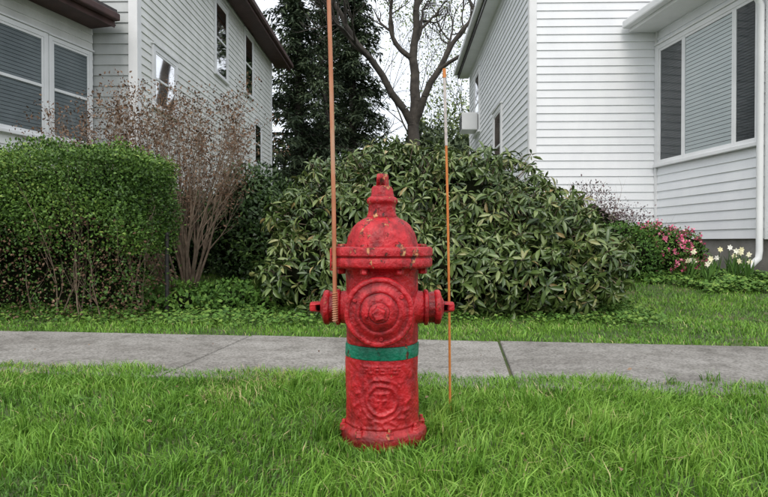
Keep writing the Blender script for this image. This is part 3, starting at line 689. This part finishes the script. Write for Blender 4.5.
slab('dark_fill_low',[(a[0],a[1],.6),(b[0],b[1],.6),(b[0],b[1]+.16,.6),(a[0],a[1]+.16,.6)],.6,M_shade_fill,hg)  # same painted shade, thinner block behind the lower stems

bs=empty('bare_twiggy_shrub')
segs=[];tips=[]
for k in range(36):
    a=rng.random()*6.283; sp_=rng.random()**.6*.66
    dx=sp_*math.cos(a)-.22; dy=sp_*math.sin(a)*.8
    grow(segs,tips,(-2.0+.12*math.cos(a),5.9+.12*math.sin(a),.10),(dx,dy,1),1.10+.22*rng.random(),.017,3,jit=.12,up=.05,kids=4,ratio=.45,spread=.45,nseg=5,first=.35)
segs=[s for s in segs if s[1][2]<2.14]
segobj('stems',segs,M_twig,4,parent=bs)
T=np.array([t[0] for t in tips]); T=T[T[:,2]<2.14]; T=np.repeat(T,4,0)
p=T+rng.normal(size=T.shape)*.022; d=norm(rng.normal(size=T.shape)+np.array([0,0,.5])); L=.026*(.5+rng.random(len(p)))
leafobj('seed_heads',p,d,norm(rng.normal(size=T.shape)),L,L*.5,.42+.25*rng.normal(size=len(p)),M_dry,parent=bs)

# rhododendron
rd=empty('rhododendron_bush')
E_=[(-.42,5.6,.74,.66,.8,.62),(.12,5.9,.85,.78,.9,.75),(.80,5.75,.80,.8,.9,.72),(1.32,5.5,.63,.66,.85,.58),(1.70,5.3,.45,.46,.7,.44),
    (.7,5.05,.38,.8,.5,.42),(-.5,5.1,.34,.6,.45,.38),(1.3,4.95,.32,.6,.42,.36),(.12,5.15,.52,.5,.45,.45)]
p,n,dep=ellsample(E_,6400,inner=.64,bump=.11)
K=8; M_=len(p)
axis=norm(n*.9+np.array([0,0,.6])+rng.normal(size=n.shape)*.5)
ref=norm(rng.normal(size=n.shape)); s1=norm(np.cross(axis,ref)); s2=np.cross(axis,s1)
az=(np.arange(K)[None]*2*math.pi/K*1.0+rng.random((M_,K))*.9)
el=-.15+.55*rng.normal(size=(M_,K))
rad=np.cos(az)[...,None]*s1[:,None]+np.sin(az)[...,None]*s2[:,None]
d=norm(rad*np.cos(el)[...,None]+axis[:,None]*np.sin(el)[...,None]+np.array([0,0,-.28])+rng.normal(size=rad.shape)*.12)
pos=np.repeat(p[:,None],K,1)+d*.006-axis[:,None]*(rng.random((M_,K,1))*.035); nn=norm(axis[:,None]*1.0+rng.normal(size=d.shape)*.3)
L=(.090*(.55+.75*rng.random((M_,K))))*(.75+.45*rng.random(M_))[:,None]
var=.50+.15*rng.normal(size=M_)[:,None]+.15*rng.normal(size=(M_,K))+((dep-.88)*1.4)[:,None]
var=np.where(rng.random((M_,K))<.012,1.,np.minimum(var,.95))
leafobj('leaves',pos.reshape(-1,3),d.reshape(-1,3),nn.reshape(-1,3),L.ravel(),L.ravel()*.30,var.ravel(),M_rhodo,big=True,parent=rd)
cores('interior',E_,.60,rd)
segs=[];tips=[]
for k in range(16):
    grow(segs,tips,(rng.uniform(-.3,1.4),rng.uniform(5.2,5.8),.0),(rng.normal()*.5,-.5+rng.normal()*.3,.9),.6,.02,2,jit=.25,up=.02,kids=3,ratio=.6,spread=.6)
q0=p-n*.16; segs+= [(q0[i],p[i],.0045,.003) for i in range(0,M_,2)]
segobj('branches',segs,M_twig,5,parent=rd)

def shrub(name,ells,n,L0,mat,coreS=.8,wr=.5,vb=.45,inner=.75,bump=.1,twigs=0,vv=.22):
    e=empty(name); p,nn,dep=ellsample(ells,n,inner=inner,bump=bump)
    d=norm(nn*.5+rng.normal(size=p.shape)*.7+np.array([0,0,.2])); L=L0*(.6+.8*rng.random(len(p)))
    leafobj('leaves',p,d,norm(nn+rng.normal(size=p.shape)*.5+np.array([0,0,.4])),L,L*wr,vb+vv*rng.normal(size=len(p))+.15*np.sin(p[:,0]*7+p[:,2]*9),mat,parent=e)
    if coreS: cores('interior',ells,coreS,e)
    if twigs:
        segs=[];tips=[]
        E0=ells[0]
        for k in range(twigs):
            grow(segs,tips,(E0[0]+rng.normal()*.1,E0[1]+rng.normal()*.1,float(gh(E0[0],E0[1]))),(rng.normal()*.5,rng.normal()*.5,1),E0[5]*1.3,.008,2,jit=.2,up=.03,kids=4,ratio=.5,spread=.6)
        segobj('twigs',segs,M_twig,4,parent=e)
    return e,p,nn
shrub('dark_evergreen_shrub',[(-1.42,6.5,.75,.55,.5,.66),(-1.0,6.3,.6,.5,.5,.6),(-2.5,7.0,.7,.8,.5,.55)],24000,.05,M_yew,vb=.5)
shrub('leafy_undergrowth',[(-1.75,5.2,.10,.35,.3,.14),(-1.35,5.3,.11,.3,.3,.15),(-1.0,5.25,.08,.3,.3,.13)],4500,.040,M_weed,vb=.45,coreS=.5,wr=.7,bump=.2)
shrub('heather_shrub',[(2.55,7.4,.72,.55,.5,.55),(3.0,7.6,.6,.45,.45,.45)],9000,.03,M_purple,coreS=.6,inner=.5,bump=.2,twigs=16,vb=.5)
shrub('low_green_shrub',[(2.6,6.6,.45,.45,.4,.36),(3.0,6.9,.45,.4,.35,.33)],9000,.035,M_weed,vb=.35)
az_,pp,nnn=shrub('pink_azalea',[(3.08,6.8,.50,.36,.3,.31),(3.50,7.1,.48,.30,.28,.28)],6000,.032,M_weed,vb=.4)
k=rng.choice(len(pp),240); cp=pp[k]+nnn[k]*.02; cp=np.repeat(cp,7,0); cp=cp+rng.normal(size=cp.shape)*.014
leafobj('blossoms',cp,norm(rng.normal(size=cp.shape)+np.array([-.1,-.6,.4])),norm(rng.normal(size=cp.shape)+np.array([0,-.6,.5])),np.full(len(cp),.032),np.full(len(cp),.028),rng.random(len(cp)),M_pink,parent=az_)
df=empty('daffodils')
q=[];dd=[];st=[]
nd_=18
cx=rng.uniform(3.30,3.95,nd_); cy=rng.uniform(6.3,6.75,nd_)
fl=[];fd=[]
for x_,y_ in zip(cx,cy):
    z_=float(gh(x_,y_)); h=rng.uniform(.18,.35)
    for k in range(9): q.append((x_+rng.normal()*.02,y_+rng.normal()*.02,z_)); dd.append((rng.normal()*.3,rng.normal()*.3,1))
    st.append(((x_,y_,z_),(x_+.01,y_,z_+h),.004,.003))
    c=np.array([x_+.01,y_-.01,z_+h]); tw=rng.normal()*.5
    for k in range(6):
        a=k*math.pi/3+tw; fl.append(c); fd.append((math.cos(a),-.15+.2*rng.normal(),math.sin(a)))
q=np.array(q);dd=np.array(dd)
leafobj('leaves',q,dd,norm(rng.normal(size=q.shape)),.2+.1*rng.random(len(q)),np.full(len(q),.016),.35+.2*rng.normal(size=len(q)),M_weed,parent=df)
fl=np.array(fl);fd=np.array(fd)
leafobj('petals',fl,fd,np.tile([0.,-1,0.2],(len(fl),1)),np.full(len(fl),.036),np.full(len(fl),.024),np.repeat(rng.random(nd_),6),M_whitep,parent=df)
segobj('stalks',[(np.array(a),np.array(b),c,d_) for a,b,c,d_ in st],M_weed,4,parent=df)
gp=empty('garden_post'); tube('post',[(-1.80,4.95,-.05),(-1.80,4.95,.68)],.017,M_darkmetal,gp); tube('cap',[(-1.80,4.95,.6801),(-1.80,4.95,.70)],.023,M_darkmetal,gp)

# ------------------------------------------------------------------ trees
def bare_tree(name,base,H,r,lev=5,lean=(0,0),seed=1,kids=3,spread=.75,leafy=0,jit=.16,tap=.62,rr=.6,trunk=.40,ratio=.68):
    global rng
    rng=np.random.default_rng(seed); e=empty(name); segs=[];tips=[]
    grow(segs,tips,base,(lean[0],lean[1],1),H*trunk,r,lev,jit=jit,up=.05,kids=kids,ratio=ratio,spread=spread,nseg=6,first=.5,rr=rr,tap=tap)
    segobj('trunk_and_limbs',segs,M_bark,6,parent=e)
    if leafy:
        T=np.array([t[0] for t in tips]); T=np.repeat(T,leafy,0); p=T+rng.normal(size=T.shape)*.35; L=.12*(.6+.8*rng.random(len(p)))
        leafobj('young_leaves',p,norm(rng.normal(size=p.shape)),norm(rng.normal(size=p.shape)),L,L*.7,rng.random(len(p)),M_spring,parent=e)
bare_tree('bare_oak_tree',(.85,20,.2),13,.30,lev=5,seed=12,jit=.24,tap=.38,rr=.62,spread=.95,trunk=.42,ratio=.62)
bare_tree('bare_tree',(2.4,34,.2),15,.2,lev=5,seed=5,leafy=3)
bare_tree('bare_tree.001',(-1.5,40,.2),17,.22,lev=5,seed=8,leafy=2)
bare_tree('bare_tree.002',(5.0,44,.2),16,.22,lev=5,seed=21,leafy=3)
def conifer(name,x,y,H,R,seed,zb=.6):
    global rng
    rng=np.random.default_rng(seed); e=empty(name); segs=[]; P=[];D=[]
    z0=float(gh(x,y)); tr=H*.018
    for i in range(12): segs.append((np.array([x,y,z0+H*i/12]),np.array([x,y,z0+H*(i+1)/12]),tr*(1-i/12.5),tr*(1-(i+1)/12.5)))
    nb=int(H*22)
    for k in range(nb):
        f=(k+rng.random())/nb; z=z0+zb+(H-zb)*f; Lb=R*(1-f)**.75*(.55+.6*rng.random())
        a=rng.random()*6.283; dr=np.array([math.cos(a),math.sin(a),.15]); p=np.array([x,y,z])
        m=5
        for j in range(m):
            q=p+dr*Lb/m; segs.append((p,q,.03*(1-j/m)*(1-f)+.008,.03*(1-(j+1)/m)*(1-f)+.006)); 
            c=int(8*Lb/2.2)+3
            for _ in range(c):
                t=rng.random(); s=p+(q-p)*t
                side=np.cross(dr,[0,0,1])*rng.choice([-1,1])*(.3+.9*rng.random())
                P.append(s+rng.normal(size=3)*.05); D.append(dr*.7+side+np.array([0,0,-.35*rng.random()-.1]))
            p=q; dr=dr+np.array([0,0,-.10])
    segobj('trunk_and_branches',segs,M_bark,5,parent=e)
    P=np.array(P);D=np.array(D); P=np.repeat(P,3,0); D=np.repeat(D,3,0)+rng.normal(size=P.shape)*.35; P=P+rng.normal(size=P.shape)*.06
    L=.24*(.6+.8*rng.random(len(P)))
    nn=norm(rng.normal(size=P.shape)*.4+np.array([0,0,1]))
    leafobj('needle_sprays',P,D,nn,L,L*.24,.5+.24*rng.normal(size=len(P))+.15*np.sin(P[:,2]*2+P[:,0]*1.7),M_conif,parent=e)
conifer('conifer_tree',-3.0,21,13,2.2,31)
conifer('conifer_tree.001',-1.2,23,13.5,2.0,32)
conifer('conifer_tree.002',-2.4,26,14,2.4,33)
rng=np.random.default_rng(99)
shrub('background_evergreen',[(1.8,22,2.6,1.8,1.5,1.9),(3.4,23,2.4,1.6,1.5,1.9),(.2,23,2.0,1.7,1.5,1.7)],22000,.2,M_conif,coreS=.72,vb=.75,bump=.18)
shrub('background_leafy_tree',[(2.8,26,4.2,2.0,1.6,2.2),(.3,27,3.6,1.8,1.5,1.6),(4.2,27,3.6,2,1.6,2.4)],15000,.18,M_spring,coreS=0,inner=.3,vb=.5,bump=.2)
ell=[]
for k in range(26):
    x_=-75+6*k+rng.normal()*1.5; ell.append((x_,60+rng.normal()*6,3.0,5,4,5.0+rng.random()*3))
shrub('distant_trees',ell,40000,.65,M_spring,coreS=.75,vb=.35,bump=.2,wr=.6)

# ------------------------------------------------------------------ light, world, camera
W_=bpy.data.worlds.new('World'); S.world=W_; W_.use_nodes=True; nt=W_.node_tree
bg=nt.nodes['Background']; sky=nt.nodes.new('ShaderNodeTexSky'); sky.sky_type='NISHITA'; sky.sun_disc=False
el,azs=math.radians(52),math.radians(190)
sky.sun_elevation=el; sky.sun_rotation=azs; sky.dust_density=4; sky.air_density=1
bg.inputs[1].default_value=.06; nt.links.new(sky.outputs[0],bg.inputs[0])
bg2=nt.nodes.new('ShaderNodeBackground')
tc=nt.nodes.new('ShaderNodeTexCoord'); sx=nt.nodes.new('ShaderNodeSeparateXYZ'); nt.links.new(tc.outputs['Generated'],sx.inputs[0])
cl=ramp(nt,sx.outputs[2],[(0,(.80,.83,.86)),(.25,(.88,.90,.93)),(1,(1.0,1.01,1.03))]); nt.links.new(cl.outputs[0],bg2.inputs[0]); bg2.inputs[1].default_value=1.2
ad=nt.nodes.new('ShaderNodeAddShader'); nt.links.new(bg.outputs[0],ad.inputs[0]); nt.links.new(bg2.outputs[0],ad.inputs[1]); nt.links.new(ad.outputs[0],nt.nodes['World Output'].inputs[0])
sl=bpy.data.lights.new('sun','SUN'); sl.energy=1.1; sl.angle=math.radians(25); sl.color=(1,.97,.93)
so=bpy.data.objects.new('sun',sl); C.objects.link(so)
dirv=Vector((math.sin(azs)*math.cos(el),math.cos(azs)*math.cos(el),math.sin(el)))
so.rotation_euler=dirv.to_track_quat('Z','Y').to_euler()
cam=bpy.data.cameras.new('camera'); co=bpy.data.objects.new('camera',cam); C.objects.link(co)
cam.lens=28; cam.sensor_width=36; cam.clip_end=2000; cam.clip_start=.05
co.location=(0,0,.62); co.rotation_euler=(math.radians(90-.62),0,0)
S.camera=co
S.view_settings.view_transform='Standard'; S.view_settings.look='None'; S.view_settings.exposure=0
